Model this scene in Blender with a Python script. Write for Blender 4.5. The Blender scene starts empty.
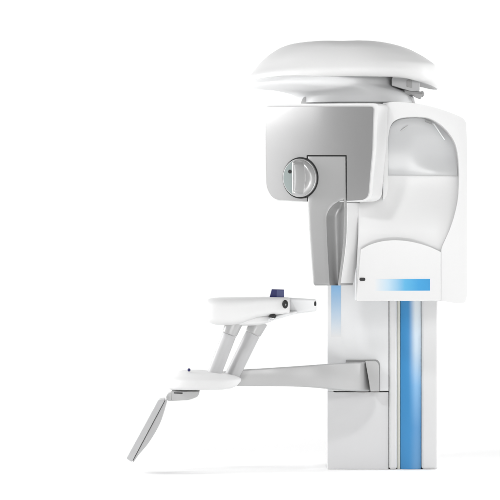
import bpy, bmesh, math
from mathutils import Vector, Matrix

# ------------------------------------------------------------------ units
# lengths are given in "u": 1 u = 2.5 mm.  x to the right, y down from the top of the machine's drawing,
# d = depth (negative = nearer to the viewer).
U = 0.0025
D = 4000.0
FLOOR = 470.0
EYE = 250.0
C = bpy.context.scene.collection


def q(x, y, d):
    c = 1 + d / D
    return Vector(((x - 250) * c * U, d * U, ((FLOOR - EYE) + (EYE - y) * c) * U))


class Plane:
    """vertical plane through (cx, d0) whose face is turned by a degrees to the left"""
    def __init__(s, cx=250.0, d0=0.0, a=0.0):
        s.cx, s.d0, s.a = cx, d0, math.radians(a)
        s.n = Vector((math.sin(s.a), math.cos(s.a), 0))      # inward

    def p(s, x, y, w=0.0):
        return q(x, y, s.d0 - (x - s.cx) * math.tan(s.a)) + s.n * (w * U)


# ------------------------------------------------------------------ materials
def mat(name, col, rough=0.4, metal=0.0, coat=0.0, spec=0.5, grain=0.0, bump=0.0, bscale=900, croft=.08):
    m = bpy.data.materials.new(name)
    m.use_nodes = True
    nt = m.node_tree
    b = nt.nodes['Principled BSDF']
    b.inputs['Base Color'].default_value = (*col, 1)
    b.inputs['Roughness'].default_value = rough
    b.inputs['Metallic'].default_value = metal
    b.inputs['Coat Weight'].default_value = coat
    b.inputs['Coat Roughness'].default_value = croft
    b.inputs['Specular IOR Level'].default_value = spec
    tc = nt.nodes.new('ShaderNodeTexCoord')
    nz = nt.nodes.new('ShaderNodeTexNoise')
    nz.inputs['Scale'].default_value = bscale
    nz.inputs['Detail'].default_value = 2
    nt.links.new(tc.outputs['Object'], nz.inputs['Vector'])
    if grain:
        n2 = nt.nodes.new('ShaderNodeTexNoise')
        n2.inputs['Scale'].default_value = 9
        n2.inputs['Detail'].default_value = 4
        nt.links.new(tc.outputs['Object'], n2.inputs['Vector'])
        mr = nt.nodes.new('ShaderNodeMapRange')
        mr.inputs['To Min'].default_value = rough - grain
        mr.inputs['To Max'].default_value = rough + grain
        nt.links.new(n2.outputs['Fac'], mr.inputs['Value'])
        nt.links.new(mr.outputs['Result'], b.inputs['Roughness'])
    if bump:
        bp = nt.nodes.new('ShaderNodeBump')
        bp.inputs['Strength'].default_value = bump
        bp.inputs['Distance'].default_value = 0.0004
        nt.links.new(nz.outputs['Fac'], bp.inputs['Height'])
        nt.links.new(bp.outputs['Normal'], b.inputs['Normal'])
    return m


def gradmat(name, axis, a, b, stops, rough=0.25):
    """printed colour fade along a world axis between coordinates a and b"""
    m = mat(name, (1, 1, 1), rough)
    nt = m.node_tree
    g = nt.nodes.new('ShaderNodeNewGeometry')
    sp = nt.nodes.new('ShaderNodeSeparateXYZ')
    mr = nt.nodes.new('ShaderNodeMapRange')
    cr = nt.nodes.new('ShaderNodeValToRGB')
    nt.links.new(g.outputs['Position'], sp.inputs[0])
    nt.links.new(sp.outputs[axis], mr.inputs['Value'])
    mr.inputs['From Min'].default_value = a
    mr.inputs['From Max'].default_value = b
    el = cr.color_ramp.elements
    while len(el) > 1:
        el.remove(el[-1])
    el[0].position = stops[0][0]
    el[0].color = (*stops[0][1], 1)
    for pos, c in stops[1:]:
        e = el.new(pos)
        e.color = (*c, 1)
    nt.links.new(mr.outputs['Result'], cr.inputs['Fac'])
    nt.links.new(cr.outputs['Color'], nt.nodes['Principled BSDF'].inputs['Base Color'])
    return m


WHITE = mat('white_enamel', (0.73, 0.73, 0.73), 0.5, spec=.2, coat=0.06, grain=0.05)
WHITE2 = mat('white_plastic', (0.74, 0.745, 0.75), 0.42, grain=0.05)
SILVER = mat('silver_lacquer', (0.66, 0.66, 0.66), 0.17, metal=0.7, coat=1.0, grain=0.03, croft=.03)
HANDLE = mat('satin_silver', (0.39, 0.39, 0.39), 0.38, metal=0.3, bump=0.08)
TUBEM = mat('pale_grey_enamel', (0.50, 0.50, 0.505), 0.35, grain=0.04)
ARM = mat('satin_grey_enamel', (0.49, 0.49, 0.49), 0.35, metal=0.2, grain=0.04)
COLM = mat('column_enamel_shaded', (0.68, 0.68, 0.685), 0.4, grain=0.05)  # darkened to put the arm's shadow into the lower panel's colour
GREY = mat('mid_grey_plastic', (0.30, 0.30, 0.30), 0.45)
LGREY = mat('light_grey_plastic', (0.50, 0.50, 0.50), 0.45)
WINDOW = mat('smoked_window', (0.56, 0.565, 0.57), 0.24, spec=.4, coat=0.15)
DARK = mat('black_rubber', (0.01, 0.01, 0.01), 0.5)
CHROME = mat('chrome', (0.75, 0.75, 0.77), 0.12, metal=1)
DIALF = mat('dial_grey', (0.29, 0.335, 0.33), 0.4)
DIALW = mat('dial_silver', (0.5, 0.5, 0.5), 0.36, metal=0.5)
NAVY = mat('navy_plastic', (0.008, 0.010, 0.10), 0.3)
NAVY2 = mat('navy_face', (0.05, 0.06, 0.17), 0.35)
BLUEC = (0.075, 0.30, 0.66)
CREAM = mat('cream_seal', (0.62, 0.62, 0.56), 0.4)


# ------------------------------------------------------------------ mesh helpers
def link(name, bm, m, parent, smooth=32, bevel=0.0, seg=3, mats=None):
    me = bpy.data.meshes.new(name)
    bmesh.ops.recalc_face_normals(bm, faces=bm.faces)
    bm.to_mesh(me)
    bm.free()
    for x in (mats or [m]):
        me.materials.append(x)
    me.polygons.foreach_set('use_smooth', [True] * len(me.polygons))
    if not bevel:
        me.set_sharp_from_angle(angle=math.radians(smooth))
    o = bpy.data.objects.new(name, me)
    C.objects.link(o)
    o.parent = parent
    if bevel:
        b = o.modifiers.new('edge', 'BEVEL')
        b.width = bevel * U
        b.segments = seg
        b.limit_method = 'ANGLE'
        b.angle_limit = math.radians(32)
        b.use_clamp_overlap = True
        b.harden_normals = True
    return o


def spline(pts, n=8, closed=False):
    """Catmull-Rom through the points"""
    out = []
    N = len(pts)
    rng = range(N if closed else N - 1)
    for i in rng:
        P = [pts[(i + k - 1) % N] if closed else pts[min(max(i + k - 1, 0), N - 1)] for k in range(4)]
        for j in range(n):
            t = j / n
            out.append(tuple(0.5 * ((2 * P[1][k]) + (-P[0][k] + P[2][k]) * t +
                                    (2 * P[0][k] - 5 * P[1][k] + 4 * P[2][k] - P[3][k]) * t * t +
                                    (-P[0][k] + 3 * P[1][k] - 3 * P[2][k] + P[3][k]) * t ** 3) for k in range(len(P[1]))))
    if not closed:
        out.append(tuple(pts[-1]))
    return out


def rnd(poly, r, n=6):
    """polygon with rounded corners; r may be a number or a list"""
    out = []
    N = len(poly)
    for i in range(N):
        a, b, c = Vector(poly[i - 1]), Vector(poly[i]), Vector(poly[(i + 1) % N])
        rr = r[i] if isinstance(r, (list, tuple)) else r
        if rr <= 0:
            out.append(tuple(b))
            continue
        e1, e2 = (a - b), (c - b)
        k = min(rr, e1.length * .49, e2.length * .49)
        p1, p2 = b + e1.normalized() * k, b + e2.normalized() * k
        for j in range(n + 1):
            t = j / n
            v = p1 * (1 - t) ** 2 + b * 2 * t * (1 - t) + p2 * t * t
            out.append((v.x, v.y))
    return out


def interp(tab, x):
    if x <= tab[0][0]:
        return tab[0][1]
    for (a, va), (b, vb) in zip(tab, tab[1:]):
        if x <= b:
            t = (x - a) / (b - a)
            return va + (vb - va) * t
    return tab[-1][1]


def sinterp(tab, x):
    """smooth interpolation"""
    n = len(tab)
    if x <= tab[0][0]:
        return tab[0][1]
    if x >= tab[-1][0]:
        return tab[-1][1]
    for i in range(n - 1):
        if x <= tab[i + 1][0]:
            x0, y0 = tab[i]
            x1, y1 = tab[i + 1]
            m0 = (y1 - tab[i - 1][1]) / (x1 - tab[i - 1][0]) if i > 0 else (y1 - y0) / (x1 - x0)
            m1 = (tab[i + 2][1] - y0) / (tab[i + 2][0] - x0) if i + 2 < n else (y1 - y0) / (x1 - x0)
            h = x1 - x0
            t = (x - x0) / h
            return ((2 * t**3 - 3 * t**2 + 1) * y0 + (t**3 - 2 * t**2 + t) * h * m0 +
                    (-2 * t**3 + 3 * t**2) * y1 + (t**3 - t**2) * h * m1)


def plate_bm(poly, pl, w0, w1, bulge=None, grid=None):
    """solid plate: outline in (x, y), from depth w0 to w1 behind the plane; bulge(x, y) moves the front"""
    bm = bmesh.new()
    vs = [bm.verts.new((x, y, 0)) for x, y in poly]
    bm.faces.new(vs)
    if bulge:
        gx, gy = grid or (4, 4)
        xs = [p[0] for p in poly]
        ys = [p[1] for p in poly]
        x = min(xs) + gx
        while x < max(xs):
            bmesh.ops.bisect_plane(bm, geom=bm.verts[:] + bm.edges[:] + bm.faces[:], plane_co=(x, 0, 0), plane_no=(1, 0, 0))
            x += gx
        y = min(ys) + gy
        while y < max(ys):
            bmesh.ops.bisect_plane(bm, geom=bm.verts[:] + bm.edges[:] + bm.faces[:], plane_co=(0, y, 0), plane_no=(0, 1, 0))
            y += gy
    ret = bmesh.ops.extrude_face_region(bm, geom=bm.faces[:])
    back = {v for v in ret['geom'] if isinstance(v, bmesh.types.BMVert)}
    for v in bm.verts:
        x, y = v.co.x, v.co.y
        k = bulge(x, y) if bulge else 0.0
        v.co = pl.p(x, y, (w1 if v in back else w0) + k)
    return bm


def plate(name, poly, pl, w0, w1, m, parent, bevel=0.8, seg=3, bulge=None, grid=None, smooth=32):
    return link(name, plate_bm(poly, pl, w0, w1, bulge, grid), m, parent, bevel=bevel, seg=seg, smooth=smooth)


def loft(bm, rings, cap=True):
    R = [[bm.verts.new(p) for p in r] for r in rings]
    for a, b in zip(R, R[1:]):
        n = len(a)
        for i in range(n):
            bm.faces.new((a[i], a[(i + 1) % n], b[(i + 1) % n], b[i]))
    if cap:
        for r in (R[0], R[-1]):
            n = len(r)
            c = sum((v.co for v in r), Vector()) / n
            cv = bm.verts.new(c)
            for i in range(n):
                bm.faces.new((r[i], r[(i + 1) % n], cv))
    return R


def sup(t, e):
    c, s = math.cos(t), math.sin(t)
    return math.copysign(abs(c) ** (2 / e), c), math.copysign(abs(s) ** (2 / e), s)


def hring(y, x0, x1, d0, d1, e=2.0, n=96, f=None):
    """horizontal ring at height y spanning x0..x1, d0..d1"""
    out = []
    for i in range(n):
        c, s = sup(2 * math.pi * i / n, e)
        x, d = (x0 + x1) / 2 + c * (x1 - x0) / 2, (d0 + d1) / 2 + s * (d1 - d0) / 2
        yy = y + (f(x, d) if f else 0)
        k = 1 + ((d0 + d1) / 2) / D
        out.append(Vector(((x - 250) * k * U, d * U, ((FLOOR - EYE) + (EYE - yy) * k) * U)))
    return out


def xring(x, y0, y1, d0, d1, e=3.0, n=48, lean=0.0):
    """ring across the x axis"""
    out = []
    for i in range(n):
        c, s = sup(2 * math.pi * i / n, e)
        d, y = (d0 + d1) / 2 + c * (d1 - d0) / 2, (y0 + y1) / 2 + s * (y1 - y0) / 2
        k = 1 + ((d0 + d1) / 2) / D
        out.append(Vector(((x + lean * s - 250) * k * U, d * U, ((FLOOR - EYE) + (EYE - y) * k) * U)))
    return out


def tube(name, a, b, r0, r1, m, parent, n=48, bevel=0.6, t=None):
    bm = bmesh.new()
    A, B = q(*a), q(*b)
    ax = (B - A).normalized()
    s1 = ax.orthogonal().normalized()
    s2 = ax.cross(s1)
    rings = []
    for f, r in (t or ((0, r0), (1, r1))):
        c = A.lerp(B, f)
        rings.append([c + (s1 * math.cos(2 * math.pi * i / n) + s2 * math.sin(2 * math.pi * i / n)) * r * U for i in range(n)])
    loft(bm, rings)
    return link(name, bm, m, parent, bevel=bevel, seg=2)


# ------------------------------------------------------------------ the machine
root = bpy.data.objects.new('dental_xray_machine', None)
root.location = q(384, 470, 50)
C.objects.link(root)
root['label'] = 'white and silver panoramic dental x-ray machine with blue striped column, domed top and chin support'
root['category'] = 'x-ray machine'
inv = root.location.copy()
F = Plane()                       # faces the viewer


def part(o):                      # keep world position under the root
    return o


# ---- column
col = plate('column', rnd([(327.5, 108), (437, 108), (437, 469.6), (327.5, 469.6)], [6, 6, 0, 0]), F, 20, 110, COLM, root, bevel=2.0)
plate('front_panel', rnd([(327.6, 112), (388.9, 112), (388.9, 391.3), (327.6, 391.3)], [4, 4, .5, .5]), F, 10, 20.5, WHITE2, col, bevel=1.6,
      bulge=lambda x, y: -1.2 * (1 - ((x - 358) / 30) ** 2), grid=(6, 400))
plate('lower_panel', [(327.6, 391.5), (333.4, 391.5), (334.4, 392.5), (388.9, 392.5), (388.9, 469.8), (327.6, 469.8)], F, 11, 20.5, COLM, col, bevel=.6)  # darker than the front panel, standing in for the arm's shadow
plate('edge_profile', [(389.5, 108), (397.4, 108), (397.4, 469.8), (389.5, 469.8)], F, 9, 20.4, WHITE, col, bevel=2.6, seg=4)
plate('seal', [(397.6, 108), (400.6, 108), (400.6, 469.8), (397.6, 469.8)], F, 13, 20.6, CREAM, col, bevel=.6)
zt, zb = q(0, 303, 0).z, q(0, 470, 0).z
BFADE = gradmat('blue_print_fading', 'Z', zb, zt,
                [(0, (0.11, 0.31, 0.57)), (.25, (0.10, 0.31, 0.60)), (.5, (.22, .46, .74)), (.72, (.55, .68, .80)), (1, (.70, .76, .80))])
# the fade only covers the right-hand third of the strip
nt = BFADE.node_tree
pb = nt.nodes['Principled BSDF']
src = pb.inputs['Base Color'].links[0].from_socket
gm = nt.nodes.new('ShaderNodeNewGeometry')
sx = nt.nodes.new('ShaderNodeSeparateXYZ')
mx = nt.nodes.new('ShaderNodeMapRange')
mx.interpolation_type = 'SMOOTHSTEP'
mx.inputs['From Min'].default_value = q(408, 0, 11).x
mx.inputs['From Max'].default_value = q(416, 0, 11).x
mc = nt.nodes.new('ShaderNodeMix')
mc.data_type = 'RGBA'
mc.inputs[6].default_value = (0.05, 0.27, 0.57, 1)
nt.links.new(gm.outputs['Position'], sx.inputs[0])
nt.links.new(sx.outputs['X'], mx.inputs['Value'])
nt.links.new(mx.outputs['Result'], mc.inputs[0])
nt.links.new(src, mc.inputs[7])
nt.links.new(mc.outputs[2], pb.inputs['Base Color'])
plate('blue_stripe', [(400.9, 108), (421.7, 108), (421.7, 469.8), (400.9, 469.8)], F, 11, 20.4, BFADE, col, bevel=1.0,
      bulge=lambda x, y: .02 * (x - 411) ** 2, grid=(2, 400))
plate('side_cover', rnd([(422, 108), (438.7, 108), (438.7, 469.8), (422, 469.8)], 0), F, 10, 40, WHITE, col, bevel=3.0, seg=4)
BF2 = gradmat('blue_print_short', 'Z', q(0, 337, 0).z, q(0, 284, 0).z,
              [(0, (.74, .745, .75)), (.35, (.50, .60, .70)), (1, (.22, .46, .74))])
plate('short_blue_stripe', [(331.4, 240), (341, 240), (341, 337), (331.4, 337)], F, 8.35, 10.6, BF2, col, bevel=0,
      bulge=lambda x, y: -1.2 * (1 - ((x - 358) / 30) ** 2) + 1.2, grid=(2, 200))

# ---- top cover: domed cap
L = sorted([(79.5, 250.5), (78, 248.4), (76, 248.0), (74, 249.6), (70, 254), (66, 257.8), (61, 262.4), (57, 266.8), (54, 270.8), (50.5, 276.2), (48, 281), (46, 286.5),
            (44.6, 292.5), (43.5, 302), (42.6, 318)])
R_ = sorted([(79.5, 437.0), (78, 438.6), (75, 438.9), (71, 438), (68, 436.8), (65, 434.6), (62, 430.6), (57, 423.2), (53.5, 416.8), (50, 409.5), (46.8, 400), (44.5, 390.5),
             (43.3, 383), (42.6, 372)])
rings = []
N = 44


def sag(x, k):
    a = max(0, (x - 392) / 46)
    b = max(0, (292 - x) / 44)
    return k * (10.5 * a ** 1.7 + 3.2 * b ** 1.6)


for i in range(N + 1):
    t = i / N
    y = 79.5 - (79.5 - 42.6) * (1 - (1 - t) ** 1.7) if t < 1 else 42.6
    x0, x1 = sinterp(L, y), sinterp(R_, y)
    rx = (x1 - x0) / 2
    ry = 82 * min(1.0, (rx / 95)) ** .34 * (1 - .07 * max(0, (y - 70) / 9.5) ** 2)
    k = max(0, 1 - (79.5 - y) / 14.0)
    rings.append(hring(y, x0, x1, -ry + 22, ry + 22, 2.3, 128, lambda x, d, k=k, y=y: sag(x, k) + .9 * math.exp(-((x - 341) / 13) ** 2) * max(0, 1 - (y - 42.6) / 8)))
bm = bmesh.new()
# hollow lower lip
low = rings[0]
cen = sum(low, Vector()) / len(low)
inner = [p.lerp(cen, .03) for p in low]
inner2 = [p.lerp(cen, .05) + Vector((0, 0, 9 * U)) for p in low]
loft(bm, [inner2, inner] + rings)
top_cover = link('top_cover', bm, WHITE, root, smooth=40)

# tray under the cap: shallow bowl narrowing to the neck
tray = []
for y, x0, x1, ry, e in [(76, 254, 392, 66, 2.2), (79.2, 250.6, 393, 72, 2.2), (80.2, 249.4, 393.5, 73, 2.2), (83, 248.8, 394, 73.5, 2.3), (85.5, 251, 394, 73, 2.3), (87.5, 259, 396, 71.5, 2.3),
                         (89.5, 271, 400, 69.5, 2.4), (91.8, 283, 406, 67, 2.4), (94.2, 292, 411, 66, 2.5), (97, 298.4, 413, 65, 2.7), (98.5, 300.4, 414, 65, 2.8), (104, 301.0, 415, 65, 3)]:
    tray.append(hring(y, x0, x1, -ry + 20, ry + 20, e, 96, (lambda x, d: 2.0 * max(0, (292 - x) / 44) ** 1.5) if y < 88 else None))
bm = bmesh.new()
loft(bm, tray)
cb = link('cover_base', bm, WHITE2, top_cover, smooth=50)
# gap shadow gasket between cap and tray
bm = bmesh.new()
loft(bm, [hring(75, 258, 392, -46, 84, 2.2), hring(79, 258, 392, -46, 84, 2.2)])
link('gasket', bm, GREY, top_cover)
# hinge block on the right side under the cap
plate('hinge_block', rnd([(391, 79), (419, 80), (419, 91.5), (410, 92), (391, 86.5)], 1), F, -22, 10, WHITE2, top_cover, bevel=.8)
plate('latch', rnd([(406, 81), (411.2, 81), (411.2, 88.6), (406, 87.8)], .4), F, -23.2, -20, LGREY, top_cover, bevel=.3)
tube('hinge_rod', (404, 92.2, -18), (424, 94.2, -14), 2.3, 2.3, LGREY, top_cover, t=((0, 2.4), (.86, 2.4), (.87, 3.0), (.95, 3.0), (.96, 1.6), (1, 1.6)), bevel=.3)
plate('hinge_foot', rnd([(408, 93.5), (422, 95), (420, 99.5), (416, 98)], .6), F, -20, -4, LGREY, top_cover, bevel=.4)

# ---- rotating arm that carries head and housing
plate('rotating_arm', rnd([(303, 97.5), (412, 97.5), (415, 104.5), (300, 104.5)], [2, 4, 1, 2]), F, -18, 66, WHITE, root, bevel=1.5, seg=4)

# ---- tube head, turned 30 degrees to the left
H = Plane(320, -62, 30)
hb = lambda x, y: -7.5 * (1 - ((x - 320) / 58) ** 2) - 1.0 * (1 - ((y - 154) / 50) ** 2)
shell_poly = rnd([(262.5, 104.2), (377.6, 103.2), (376.0, 150), (371.6, 201.2), (320, 202.8), (272.5, 200.4), (266.2, 188)], [5, 4, 0, 9, 0, 8, 6])
head = plate('tube_head', shell_poly, H, 1.8, 22, WHITE, root, bevel=2.6, seg=4, bulge=hb, grid=(6, 12))
fp = rnd([(266.0, 107.2), (374.2, 106.8), (373.4, 150), (369.2, 199.8), (349.9, 200.9), (349.9, 155.2), (310.6, 155.2), (310.6, 201.6), (275, 199.6), (267.2, 188)],
         [3, 3, 0, 7.5, 0, .8, .8, 0, 7, 6])
plate('front_plate', fp, H, 0, 3.2, SILVER, head, bevel=.9, seg=3, bulge=hb, grid=(3, 12))
plate('slot_lining', [(309.5, 154.4), (350.6, 154.4), (350.6, 200.5), (309.5, 201)], H, 1.2, 4.5, DARK, head, bevel=0, bulge=hb, grid=(4, 400))
plate('rear_housing', rnd([(284, 106), (358, 106), (356, 190), (290, 190)], 8), H, 20, 44, WHITE2, head, bevel=5, seg=5)

# ---- handle: lofted row by row
Lt = [(155, 311.0), (202, 311.2), (230, 312.6), (260, 314.8), (282, 316.6), (286, 317.4)]
Gt = [(155, 348.2), (199.5, 348.0), (200.5, 344.5), (202, 341), (205, 336.8), (208, 334), (212, 331.6), (217, 330.2), (240, 330.8), (282, 333), (286, 333.2)]
Rt = [(155, 348.4), (200, 348.7), (230, 348.5), (245, 347.6), (260, 346), (282, 343), (286, 342.6)]
Tt = [(155, 26), (202, 31), (240, 31), (286, 30)]
ys = [156.7 + i * 1.5 for i in range(29)] + [200.2 + .6 * i for i in range(30)] + [218.4 + i * 3 for i in range(22)] + [283.4, 284.6, 285.4]
rings = []
for y in ys:
    l, g, r, t = interp(Lt, y), sinterp(Gt, y), sinterp(Rt, y), interp(Tt, y)
    e = 0.0
    if y > 283:
        e = (y - 283) ** 2 * .35
    dep = 14.0 * min(1, max(0, (y - 199.8) / 9)) ** .6
    top = 0.0
    pts = []
    bh = lambda x: hb(x, 150)
    pts.append((l + 4 - e * .2, t + bh(l)))
    pts.append((l + e * .6, t - 2 + bh(l)))
    pts.append((l + e * .6, 2.0 + bh(l)))
    pts.append((l + .5 + e * .6, .7 + bh(l)))
    pts.append((l + 1.6 + e * .6, 0 + e * .5 + bh(l)))
    for k in range(1, 7):
        x = l + 1.6 + (g - 1.2 - l - 1.6) * k / 6
        pts.append((x, e * .5 + bh(x)))
    base = bh(g)
    M = 18
    for k in range(M + 1):
        s = k / M
        x = g + (r - 1.4 - g) * s
        prof = (math.sin(math.pi * min(1, s ** .55)) ** .9) * (1 - .25 * s)
        pts.append((x, e * .5 + bh(x) + dep * prof + .5 * (1 if dep > 0 else 0)))
    br = bh(r)
    pts.append((r - .6, .6 + e * .5 + br))
    pts.append((r, 1.6 + e * .5 + br))
    for k in range(1, 5):
        pts.append((r, 1.6 + (t - 3.6) * k / 4 + br))
    pts.append((r - 1.2, t + br))
    rings.append([H.p(x, y, w) for x, w in pts])
bm = bmesh.new()
loft(bm, rings)
handle = link('handle', bm, HANDLE, root, smooth=38)
# white side cheek of the handle
ck = []
for y in [203 + i * 4 for i in range(21)]:
    r, t = sinterp(Rt, y), interp(Tt, y)
    br = hb(r, 150)
    ck.append([H.p(r - .2, y, 2.6 + br), H.p(r + .55, y, 3.2 + br), H.p(r + .55, y, t - 1.6 + br), H.p(r - .2, y, t - 1 + br)])
bm = bmesh.new()
loft(bm, ck)
link('side_cheek', bm, WHITE, handle, smooth=30)

# ---- dial
dcx, dcy = 304.8, 178.0
ca = math.cos(H.a)
dw = hb(dcx, dcy)


def disc(name, r, w0, w1, m, parent, cu=0.0, cv=0.0, bevel=.4, n=72):
    pts = [(dcx + (cu + r * math.cos(2 * math.pi * i / n)) * ca, dcy - cv + r * math.sin(2 * math.pi * i / n)) for i in range(n)]
    return plate(name, pts, H, w0 + dw, w1 + dw, m, parent, bevel=bevel, seg=2)


ring = disc('dial', 20.7, -1.2, 4, DARK, head, bevel=.3)
disc('dial_rim', 19.2, -3.6, 2, DIALW, head, bevel=.8)
disc('dial_face', 18.0, -4.0, -2, DIALF, head, bevel=.2)
disc('index_dot', 1.9, -4.5, -3, DARK, head, cu=-10.4, cv=6.2, bevel=.1, n=24)
# raised grip half as a height field
bm = bmesh.new()
nx, ny = 70, 60
grid = {}
RR = 18.6


def hgt(u, v):
    rr = math.hypot(u, v)
    edge = max(0.0, 1 - rr / RR)
    base = 5.6 * (1 - math.exp(-edge * 14))
    st = min(1, max(0, (u + 6.2) / 1.6))
    base *= st * st * (3 - 2 * st)
    hwid = 6.2 * math.sqrt(max(0, 1 - (v / 17.2) ** 2))
    f = 0
    if hwid > .05:
        s = (u - 4.6 + 0.6) / hwid
        if abs(s) < 1:
            f = (1 - s * s) ** 1.1 if s > 0 else (1 + s) ** 1.3
    top = 1.8 * math.exp(-((u + 3.0) / 1.8) ** 2) * st * min(1, edge * 6)
    return base + top + 12.5 * f * min(1, hwid / 4)


for i in range(nx + 1):
    for j in range(ny + 1):
        v = -RR + 2 * RR * j / ny
        half = math.sqrt(max(0, RR * RR - v * v))
        a0 = min(-6.2, 0)
        lo = max(-half, -6.2) if half > 0 else 0
        hi = half
        if lo > hi:
            lo = hi
        u = lo + (hi - lo) * i / nx
        grid[i, j] = (u, v)
V = {}
for k, (u, v) in grid.items():
    V[k] = bm.verts.new(H.p(dcx + u * ca, dcy - v, dw - 3.6 - hgt(u, v)))
for i in range(nx):
    for j in range(ny):
        try:
            bm.faces.new((V[i, j], V[i + 1, j], V[i + 1, j + 1], V[i, j + 1]))
        except ValueError:
            pass
bmesh.ops.remove_doubles(bm, verts=bm.verts, dist=1e-6)
link('dial_grip', bm, DIALW, head, smooth=60)

# ---- sensor housing on the right
def smooth(t):
    t = min(1, max(0, t))
    return t * t * (3 - 2 * t)


def hollow(x, y):
    return 9 * (max(0, 174 - y) / 57) ** 1.6 + 5 * smooth((x - 405) / 54) * smooth((174 - y) / 20)


bend = lambda x, y: .006 * max(0, x - 432) ** 2 + .0 * y
outer_top = spline([(383.2, 102.8), (400, 101.8), (421, 104.2), (440, 109), (456, 114.6), (463.5, 118.2), (466.8, 123)], 6)
recess = spline([(388.2, 180), (388.0, 150), (388.6, 134), (391.5, 124.5), (398, 118.8), (408, 117.0), (420, 116.8), (430, 118.4), (440, 124.2),
                 (449, 133), (455.5, 144), (458.4, 158), (459.2, 178), (458.4, 196), (455.4, 212), (450, 229), (442.5, 246), (441.2, 252)], 6)
frame_poly = outer_top + [(467.4, 140), (467.8, 220), (467.4, 296), (465.6, 302.4), (461, 303.6), (452, 302.6), (441.2, 300.6)] + recess[::-1] + [(388.2, 186), (386.6, 196), (383.2, 200)]
HS = Plane(415, -72, 0)
back_poly = outer_top + [(467.2, 140), (467.6, 220), (467.2, 296), (465, 301.8), (452, 301.4), (356.5, 300.6), (357, 262), (358.4, 236), (358.6, 200), (376, 190), (382, 170)]
hous = plate('sensor_housing', back_poly, HS, 18, 78, WHITE, root, bevel=2.5, seg=4,
             bulge=lambda x, y: bend(x, y) - 13.5 * smooth((y - 176) / 62) * (x < 462) + hollow(x, y), grid=(3, 3))
plate('recess_frame', frame_poly, HS, 0, 18.6, WHITE, hous, bevel=2.2, seg=5, bulge=bend, grid=(4, 400))
arc = spline([(360.6, 249.6), (370, 244.6), (381, 241.4), (393, 240.2), (406, 240.9), (419, 243.4), (431, 247.4), (441.0, 252)], 5)
plate('lower_panel', arc + [(441.0, 300.4), (357.5, 301.2), (356.4, 299)], HS, -4, 18.3, WHITE, hous, bevel=1.0, seg=3,
      bulge=lambda x, y: .0016 * (x - 392) ** 2, grid=(4, 400))
lpb = lambda x, y: .0016 * (x - 392) ** 2
BBAR = gradmat('blue_bar_print', 'X', q(374, 0, -76).x, q(430, 0, -76).x,
               [(0, (.77, .77, .77)), (.25, (.50, .66, .77)), (.55, (.11, .42, .69)), (.8, (.055, .33, .64)), (1, (0.045, .30, .60))])
plate('blue_bar', [(374, 279.2), (430, 278.8), (430, 290.6), (374, 290.8)], HS, -4.25, -3, BBAR, hous, bevel=0, bulge=lpb, grid=(3, 400))
plate('indicator_light', rnd([(359.4, 277.7), (365.2, 277.7), (365.2, 280.9), (359.4, 280.9)], 1.6), HS, -3.4, -1, DARK, hous, bevel=.2)
# window in the recess
win = spline([(388.9, 175.0), (388.6, 150), (389.2, 134), (392, 125), (398.5, 119.4), (408, 117.6), (420, 117.4), (430, 119), (439.6, 124.8),
              (448.6, 133.4), (455, 144.2), (457.9, 158), (458.7, 175.0)], 6)
plate('recess_window', win, HS, 16.9, 18.8, WINDOW, hous, bevel=.3,
      bulge=lambda x, y: bend(x, y) + hollow(x, y) - .6, grid=(3, 3))
plate('panel_seam', [(388.6, 174.6), (459.0, 174.8), (459.0, 175.5), (388.6, 175.3)], HS, 17.0, 18.5, LGREY, hous, bevel=0,
      bulge=lambda x, y: bend(x, y) - 1.0, grid=(3, 3))
plate('reflection_mark', [(401.5, 129.8), (408.6, 124.8), (409.2, 125.7), (402.1, 130.7)], HS, 20.5, 22.6, LGREY, hous, bevel=.2)  # thin slivers standing in for reflections on the window
plate('reflection_mark', rnd([(426.5, 118.9), (433.5, 121.5), (433, 123.6), (426.5, 121)], .3), HS, 23, 28, GREY, hous, bevel=.2)
plate('reflection_mark', [(434.2, 123.0), (435.2, 122.4), (446.2, 139.0), (445.2, 139.6)], HS, 21.4, 25.8, WHITE2, hous, bevel=.2)  # pale sliver, a reflected streak put into solid colour
plate('screw_mark', rnd([(382.4, 143), (385.6, 143), (385.6, 144.2), (382.4, 144.2)], .4), HS, -.6, .6, GREY, hous, bevel=.1)

# ---- support arm
path = [(369.5, 8, 362.2, 391.4), (362, -8, 362.4, 391.2), (345, -24, 363.0, 390.4), (325, -38, 364.3, 388.2), (300, -48, 366.0, 386.6),
        (275, -53, 367.6, 386.2), (255, -54, 368.8, 386.2), (238, -54, 369.8, 386.0), (222, -52, 371.5, 385.6)]
path = spline(path, 6)
rings = []
for i, (x, d, y0, y1) in enumerate(path):
    a = path[max(i - 1, 0)]
    b = path[min(i + 1, len(path) - 1)]
    tx, td = b[0] - a[0], b[1] - a[1]
    l = math.hypot(tx, td)
    nx_, nd = td / l, -tx / l           # inward normal
    if nd < 0:
        nx_, nd = -nx_, -nd
    T = 12
    sec = []
    for cx, w, r in ((0, 0, 0), ):
        pass
    h = y1 - y0
    rr = 1.5
    prof = [(0, y0 + rr), (rr * .3, y0 + rr * .3), (rr, y0), (T - rr, y0), (T, y0 + rr), (T, y1 - rr), (T - rr, y1), (rr, y1), (rr * .3, y1 - rr * .3), (0, y1 - rr)]
    rings.append([q(x + nx_ * w, y, d + nd * w) for w, y in prof])
bm = bmesh.new()
loft(bm, rings)
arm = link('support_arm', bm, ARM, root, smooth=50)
plate('arm_mount', rnd([(365.2, 361.0), (376.0, 360.8), (378.6, 364), (379.2, 391.2), (370.4, 391.3)], [1, 2, 2, .5, .5]), F, -6, 10.5, ARM, arm, bevel=1.2)
plate('mount_recess', rnd([(346, 360.0), (377.5, 359.8), (380.2, 363), (380.4, 391.25), (346, 391.25)], [1, 3, 2, 0, 0]), F, 7.6, 9.9, GREY, arm, bevel=.3)

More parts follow.
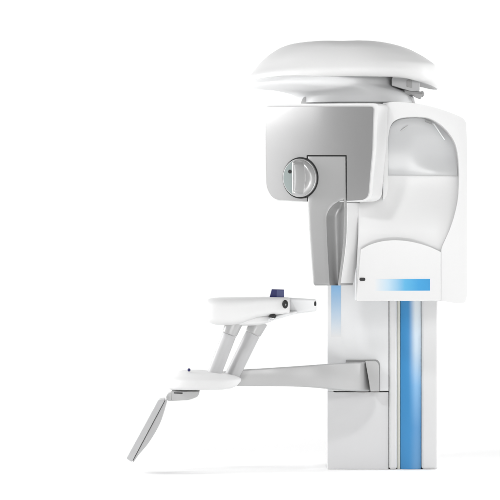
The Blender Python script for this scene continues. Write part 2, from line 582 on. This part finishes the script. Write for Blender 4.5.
# ---- chin plate (domed shelf)
rings = []
for y, x0, x1, r, e in [(389.3, 173, 212, 24, 2.6), (389.0, 170.2, 224, 31, 2.7), (388.0, 168.9, 231, 34.5, 2.8), (385.5, 168.2, 237, 36, 2.8), (381.5, 168.0, 240.6, 36.4, 2.8), (379.6, 168.2, 241.2, 36.2, 2.8),
                        (378.4, 169, 240.8, 35.2, 2.8), (377.2, 171, 239, 33, 2.6), (375.4, 173.0, 235, 31, 2.4), (373.2, 175.2, 226, 27, 2.2), (371.4, 178.5, 214, 21, 2.1), (370.3, 182, 206, 15, 2.0), (369.8, 186, 200, 8, 2.0)]:
    rings.append(hring(y, x0, x1, -62 - r, -62 + r, e, 96))
bm = bmesh.new()
loft(bm, rings)
chin = link('chin_shelf', bm, WHITE, root, smooth=60)
plate('under_bracket', rnd([(172.6, 388.4), (200.6, 388.4), (199.4, 393.4), (191, 396.9), (173, 397.9)], [0, 0, 3, 4, 1]), F, -84, -40, ARM, chin, bevel=1.0)
plate('bracket_slit', [(175.5, 389.3), (184, 389.6), (184, 390.8), (175.5, 390.4)], F, -84.4, -83, DARK, chin, bevel=0)

# ---- hand grip hanging below (two halves and a seam)
gr = spline([(166.3, 397.4), (152, 425.5), (134.2, 457.4)], 4)
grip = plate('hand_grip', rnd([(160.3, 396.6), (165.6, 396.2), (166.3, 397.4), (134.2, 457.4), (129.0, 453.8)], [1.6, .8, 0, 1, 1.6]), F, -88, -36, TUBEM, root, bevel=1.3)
right = [(167.0, 397.6)] + spline([(169.6, 392.4), (168.6, 397), (166.8, 404), (161.0, 421.5), (151.0, 438.4), (141.4, 450.0), (136.4, 457.2)], 5) + [(134.9, 457.8)]
plate('grip_back', right, F, -86, -38, TUBEM, grip, bevel=.9)
plate('grip_seam', [(165.9, 398.2), (167.4, 398.2), (135.6, 456.4), (134.3, 456.0)], F, -84, -40, GREY, grip, bevel=0)
plate('grip_hinge', rnd([(167.4, 394.4), (169.4, 390.6), (172.9, 389.4), (172.9, 398.0), (169.4, 397.6)], 1), F, -84, -44, LGREY, grip, bevel=.7)

# ---- two slanted tubes with collars
for (bx, by, tx, ty, r, d) in ((212.2, 379, 234.2, 322, 6.9, -72), (230.4, 379, 259.2, 321.0, 7.3, -57)):
    f = .78
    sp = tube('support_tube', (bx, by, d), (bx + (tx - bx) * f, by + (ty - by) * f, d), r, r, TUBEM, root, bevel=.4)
    tube('collar', (bx + (tx - bx) * (f + .006), by + (ty - by) * (f + .006), d), (tx, ty, d), r, r, ARM, sp,
         t=((0, r - .2), (.04, r + .5), (.5, r + 1.0), (1.0, r + 1.6)), bevel=.2)

# ---- positioning head (bite block carrier)
rings = []
for x, y0, y1, r, e in [(204.6, 306, 313, 8, 2.2), (204.9, 303, 316.5, 15, 2.4), (206.2, 300.4, 320, 22, 2.8), (209.5, 298.6, 322.8, 27, 3.2), (215, 297.7, 324.4, 30, 3.6), (222, 297.4, 325, 31, 3.8),
                        (232, 297.2, 324.8, 31, 3.8), (241, 297, 323.4, 31, 3.8), (249, 296.9, 320.4, 30, 3.8), (256, 296.8, 317.6, 29, 3.8), (264, 296.8, 316.0, 27, 4), (274, 296.9, 315.2, 25, 4),
                        (283, 297.1, 314.4, 23, 4.4), (288.4, 297.4, 313.8, 21, 4.6), (289.6, 298.4, 313, 20, 4.6)]:
    rings.append(xring(x, y0, y1, -68 - r, -68 + r, e))
bm = bmesh.new()
loft(bm, rings)
ph = link('positioning_head', bm, WHITE, root, smooth=60)
rings = []
for x, y0, y1, r in [(226, 318, 324.4, 10), (230, 316, 325.6, 16), (245, 315, 325.6, 20), (258, 314, 325.2, 20), (266, 313.5, 323.4, 18), (272, 313.5, 321, 16), (277, 313.5, 318.6, 12)]:
    rings.append(xring(x, y0, y1, -62 - r, -62 + r, 3.2))
bm = bmesh.new()
loft(bm, rings)
link('lower_carrier', bm, WHITE, ph, smooth=60)
rings = []
for x, y0, y1, d, r in [(283, 298.2, 314.6, -62, 11), (290, 297.6, 314.6, -66, 11), (297, 298.0, 313.6, -72, 10), (305, 298.5, 312.6, -79, 9), (312, 299, 311.8, -85, 8), (315.4, 299.4, 311.2, -88, 7), (316.4, 300.8, 310, -88, 5)]:
    rings.append(xring(x, y0, y1, d - r, d + r, 4.2))
bm = bmesh.new()
loft(bm, rings)
link('temple_support', bm, WHITE2, ph, smooth=50)
# neck under the support
rings = []
for x, y0, y1, r in [(268, 316.5, 321.8, 5), (276, 315.2, 319.6, 6), (283, 313.5, 317.6, 6), (289, 311.5, 315.6, 6), (297, 310.5, 313.9, 5)]:
    rings.append(xring(x, y0, y1, -80 - r, -80 + r, 2.5))
bm = bmesh.new()
loft(bm, rings)
link('neck', bm, WHITE2, ph, smooth=50)


def ball(name, x, y, d, rx, ry, rd, m, parent):
    bm = bmesh.new()
    bmesh.ops.create_uvsphere(bm, u_segments=32, v_segments=20, radius=1)
    for v in bm.verts:
        c = q(x, y, d)
        v.co = c + Vector((v.co.x * rx, v.co.y * rd, v.co.z * ry)) * U
    return link(name, bm, m, parent, smooth=60)


ball('side_knob', 285.2, 304.2, -91.5, 2.9, 4.2, 2.6, DARK, ph)
ball('knob_center', 285.4, 304.4, -93.6, 1.1, 1.6, .5, GREY, ph)
ball('end_button', 315.2, 303.8, -94, 1.2, 2.6, 1.6, DARK, ph)
ball('lock_knob', 272.6, 316.2, -88, 3.5, 2.7, 4, DARK, ph)
ball('knob_cap', 272.0, 318.4, -88.6, 2.6, 1.7, 3.4, CHROME, ph)
ball('marker_dot', 189, 369.9, -84, 1.5, 1.6, 1.5, NAVY, chin)
# navy light box on top, seen on its corner
B = Plane(276.5, -78, 0)
lb = plate('light_box', rnd([(269.6, 297.4), (271.8, 289.2), (284.0, 289.6), (284.2, 297.6)], .4), B, 0, 14, NAVY, ph, bevel=.5)
plate('light_box_face', [(276.8, 290.0), (283.7, 290.2), (283.9, 297.3), (276.6, 297.2)], B, -.5, 1, NAVY2, ph, bevel=.2)

# fix parenting offsets: meshes are in world coordinates
bpy.context.view_layer.update()
for o in root.children_recursive:
    if o.parent == root:
        o.matrix_parent_inverse = root.matrix_world.inverted()
    # direct sub-parts inherit an identity offset from their mesh parent

# ------------------------------------------------------------------ backdrop: seamless white sweep
bm = bmesh.new()
prof = [(-14, 0), (2.0, 0)]
for i in range(1, 13):
    a = math.pi / 2 * i / 12
    prof.append((2.0 + 1.2 * math.sin(a), 1.2 - 1.2 * math.cos(a)))
prof.append((3.2, 2.3))
a = [bm.verts.new((-6, y, z)) for y, z in prof]
b = [bm.verts.new((6, y, z)) for y, z in prof]
for i in range(len(prof) - 1):
    bm.faces.new((a[i], b[i], b[i + 1], a[i + 1]))
bd = link('backdrop', bm, mat('backdrop_paper', (0.93, 0.93, 0.93), 0.9, spec=.1, bump=.02), None, smooth=60)
bd['kind'] = 'structure'

# ------------------------------------------------------------------ camera
cam = bpy.data.cameras.new('camera')
co = bpy.data.objects.new('camera', cam)
C.objects.link(co)
co.location = (0, -D * U, (FLOOR - EYE) * U)
co.rotation_euler = (math.pi / 2, 0, 0)
cam.sensor_width = 36
cam.lens = 36 * D / 500
cam.clip_end = 100
cam.clip_start = .1
bpy.context.scene.camera = co


# ------------------------------------------------------------------ light
def area(name, loc, tgt, sx, sy, watts, col=(1, 1, 1)):
    l = bpy.data.lights.new(name, 'AREA')
    l.shape = 'RECTANGLE'
    l.size, l.size_y, l.energy, l.color = sx, sy, watts, col
    o = bpy.data.objects.new(name, l)
    C.objects.link(o)
    o.location = loc
    o.rotation_euler = (Vector(tgt) - Vector(loc)).to_track_quat('-Z', 'Y').to_euler()
    return o


area('softbox_key', (-1.7, -2.7, 2.6), (0.1, 0, .5), .3, .3, 34)
area('front_fill', (0.6, -6.0, 2.1), (0.1, 0, .5), 1.6, 1.0, 56)  # unseen fill, added to lift the front faces
lo = area('low_fill', (0.2, -1.7, 0.03), (0.2, 0, .98), 1.6, .12, 2.0)  # unseen fill near the floor, added to brighten the tray's underside
lo.data.spread = math.radians(50)
area('right_fill', (2.3, -3.2, 0.9), (0.2, -.1, .6), 1.2, 1.6, 19)  # unseen fill, added to brighten the right-facing sides
area('backdrop_fill', (-3.6, 1.2, 1.4), (0.2, 3.2, .6), 1.0, 2.0, 120)  # unseen pair, added to keep the backdrop white
area('backdrop_fill', (3.9, 1.2, 1.4), (0, 3.2, .6), 1.0, 2.0, 124)
for fx, tx, fw in ((-1.9, -.9, 4.6), (2.4, 1.1, 5.5)):
    fl = area('floor_fill', (fx, -.7, 1.5), (tx, -.6, 0), .6, .6, fw)  # unseen, added to keep the floor white around the base
    fl.data.spread = math.radians(62)

# large softbox high on the left; its slanted lower edge mirrors in the front plate
e0, e1 = Vector((-3.05, .30, .99)), Vector((-2.45, -1.80, 1.25))
xa = (e1 - e0).normalized()
za = -(Vector((0.1, -.1, .9)) - (e0 + e1) / 2)
za = (za - xa * za.dot(xa)).normalized()
ya = za.cross(xa)
if ya.z < 0:
    ya, xa = -ya, -xa
sl = area('softbox_left', (0, 0, 0), (0, 1, 0), (e1 - e0).length, 1.1, 14)
sl.matrix_world = Matrix((xa, ya, za)).transposed().to_4x4()
sl.location = (e0 + e1) / 2 + ya * .55

w = bpy.data.worlds.new('World')
bpy.context.scene.world = w
w.use_nodes = True
nt = w.node_tree
bg = nt.nodes['Background']
tc = nt.nodes.new('ShaderNodeTexCoord')
sp = nt.nodes.new('ShaderNodeSeparateXYZ')
nt.links.new(tc.outputs['Generated'], sp.inputs[0])
mr = nt.nodes.new('ShaderNodeMapRange')
mr.interpolation_type = 'SMOOTHSTEP'
mr.inputs['From Min'].default_value = -.85
mr.inputs['From Max'].default_value = -.0
mr.inputs['To Min'].default_value = .08
mr.inputs['To Max'].default_value = .95
nt.links.new(sp.outputs['Y'], mr.inputs['Value'])
m2 = nt.nodes.new('ShaderNodeMapRange')
m2.interpolation_type = 'SMOOTHSTEP'
m2.inputs['From Min'].default_value = .15
m2.inputs['From Max'].default_value = .7
m2.inputs['To Min'].default_value = 1
m2.inputs['To Max'].default_value = .5
nt.links.new(sp.outputs['Z'], m2.inputs['Value'])
mu = nt.nodes.new('ShaderNodeMath')
mu.operation = 'MULTIPLY'
nt.links.new(mr.outputs['Result'], mu.inputs[0])
nt.links.new(m2.outputs['Result'], mu.inputs[1])
nt.links.new(mu.outputs[0], bg.inputs['Strength'])
bg.inputs['Color'].default_value = (1, 1, 1, 1)

s = bpy.context.scene
s.render.engine = 'CYCLES'
s.view_settings.view_transform = 'Standard'
s.view_settings.look = 'None'
s.view_settings.exposure = -0.12
s.view_settings.gamma = 1
s.cycles.max_bounces = 8
s.cycles.use_denoising = True
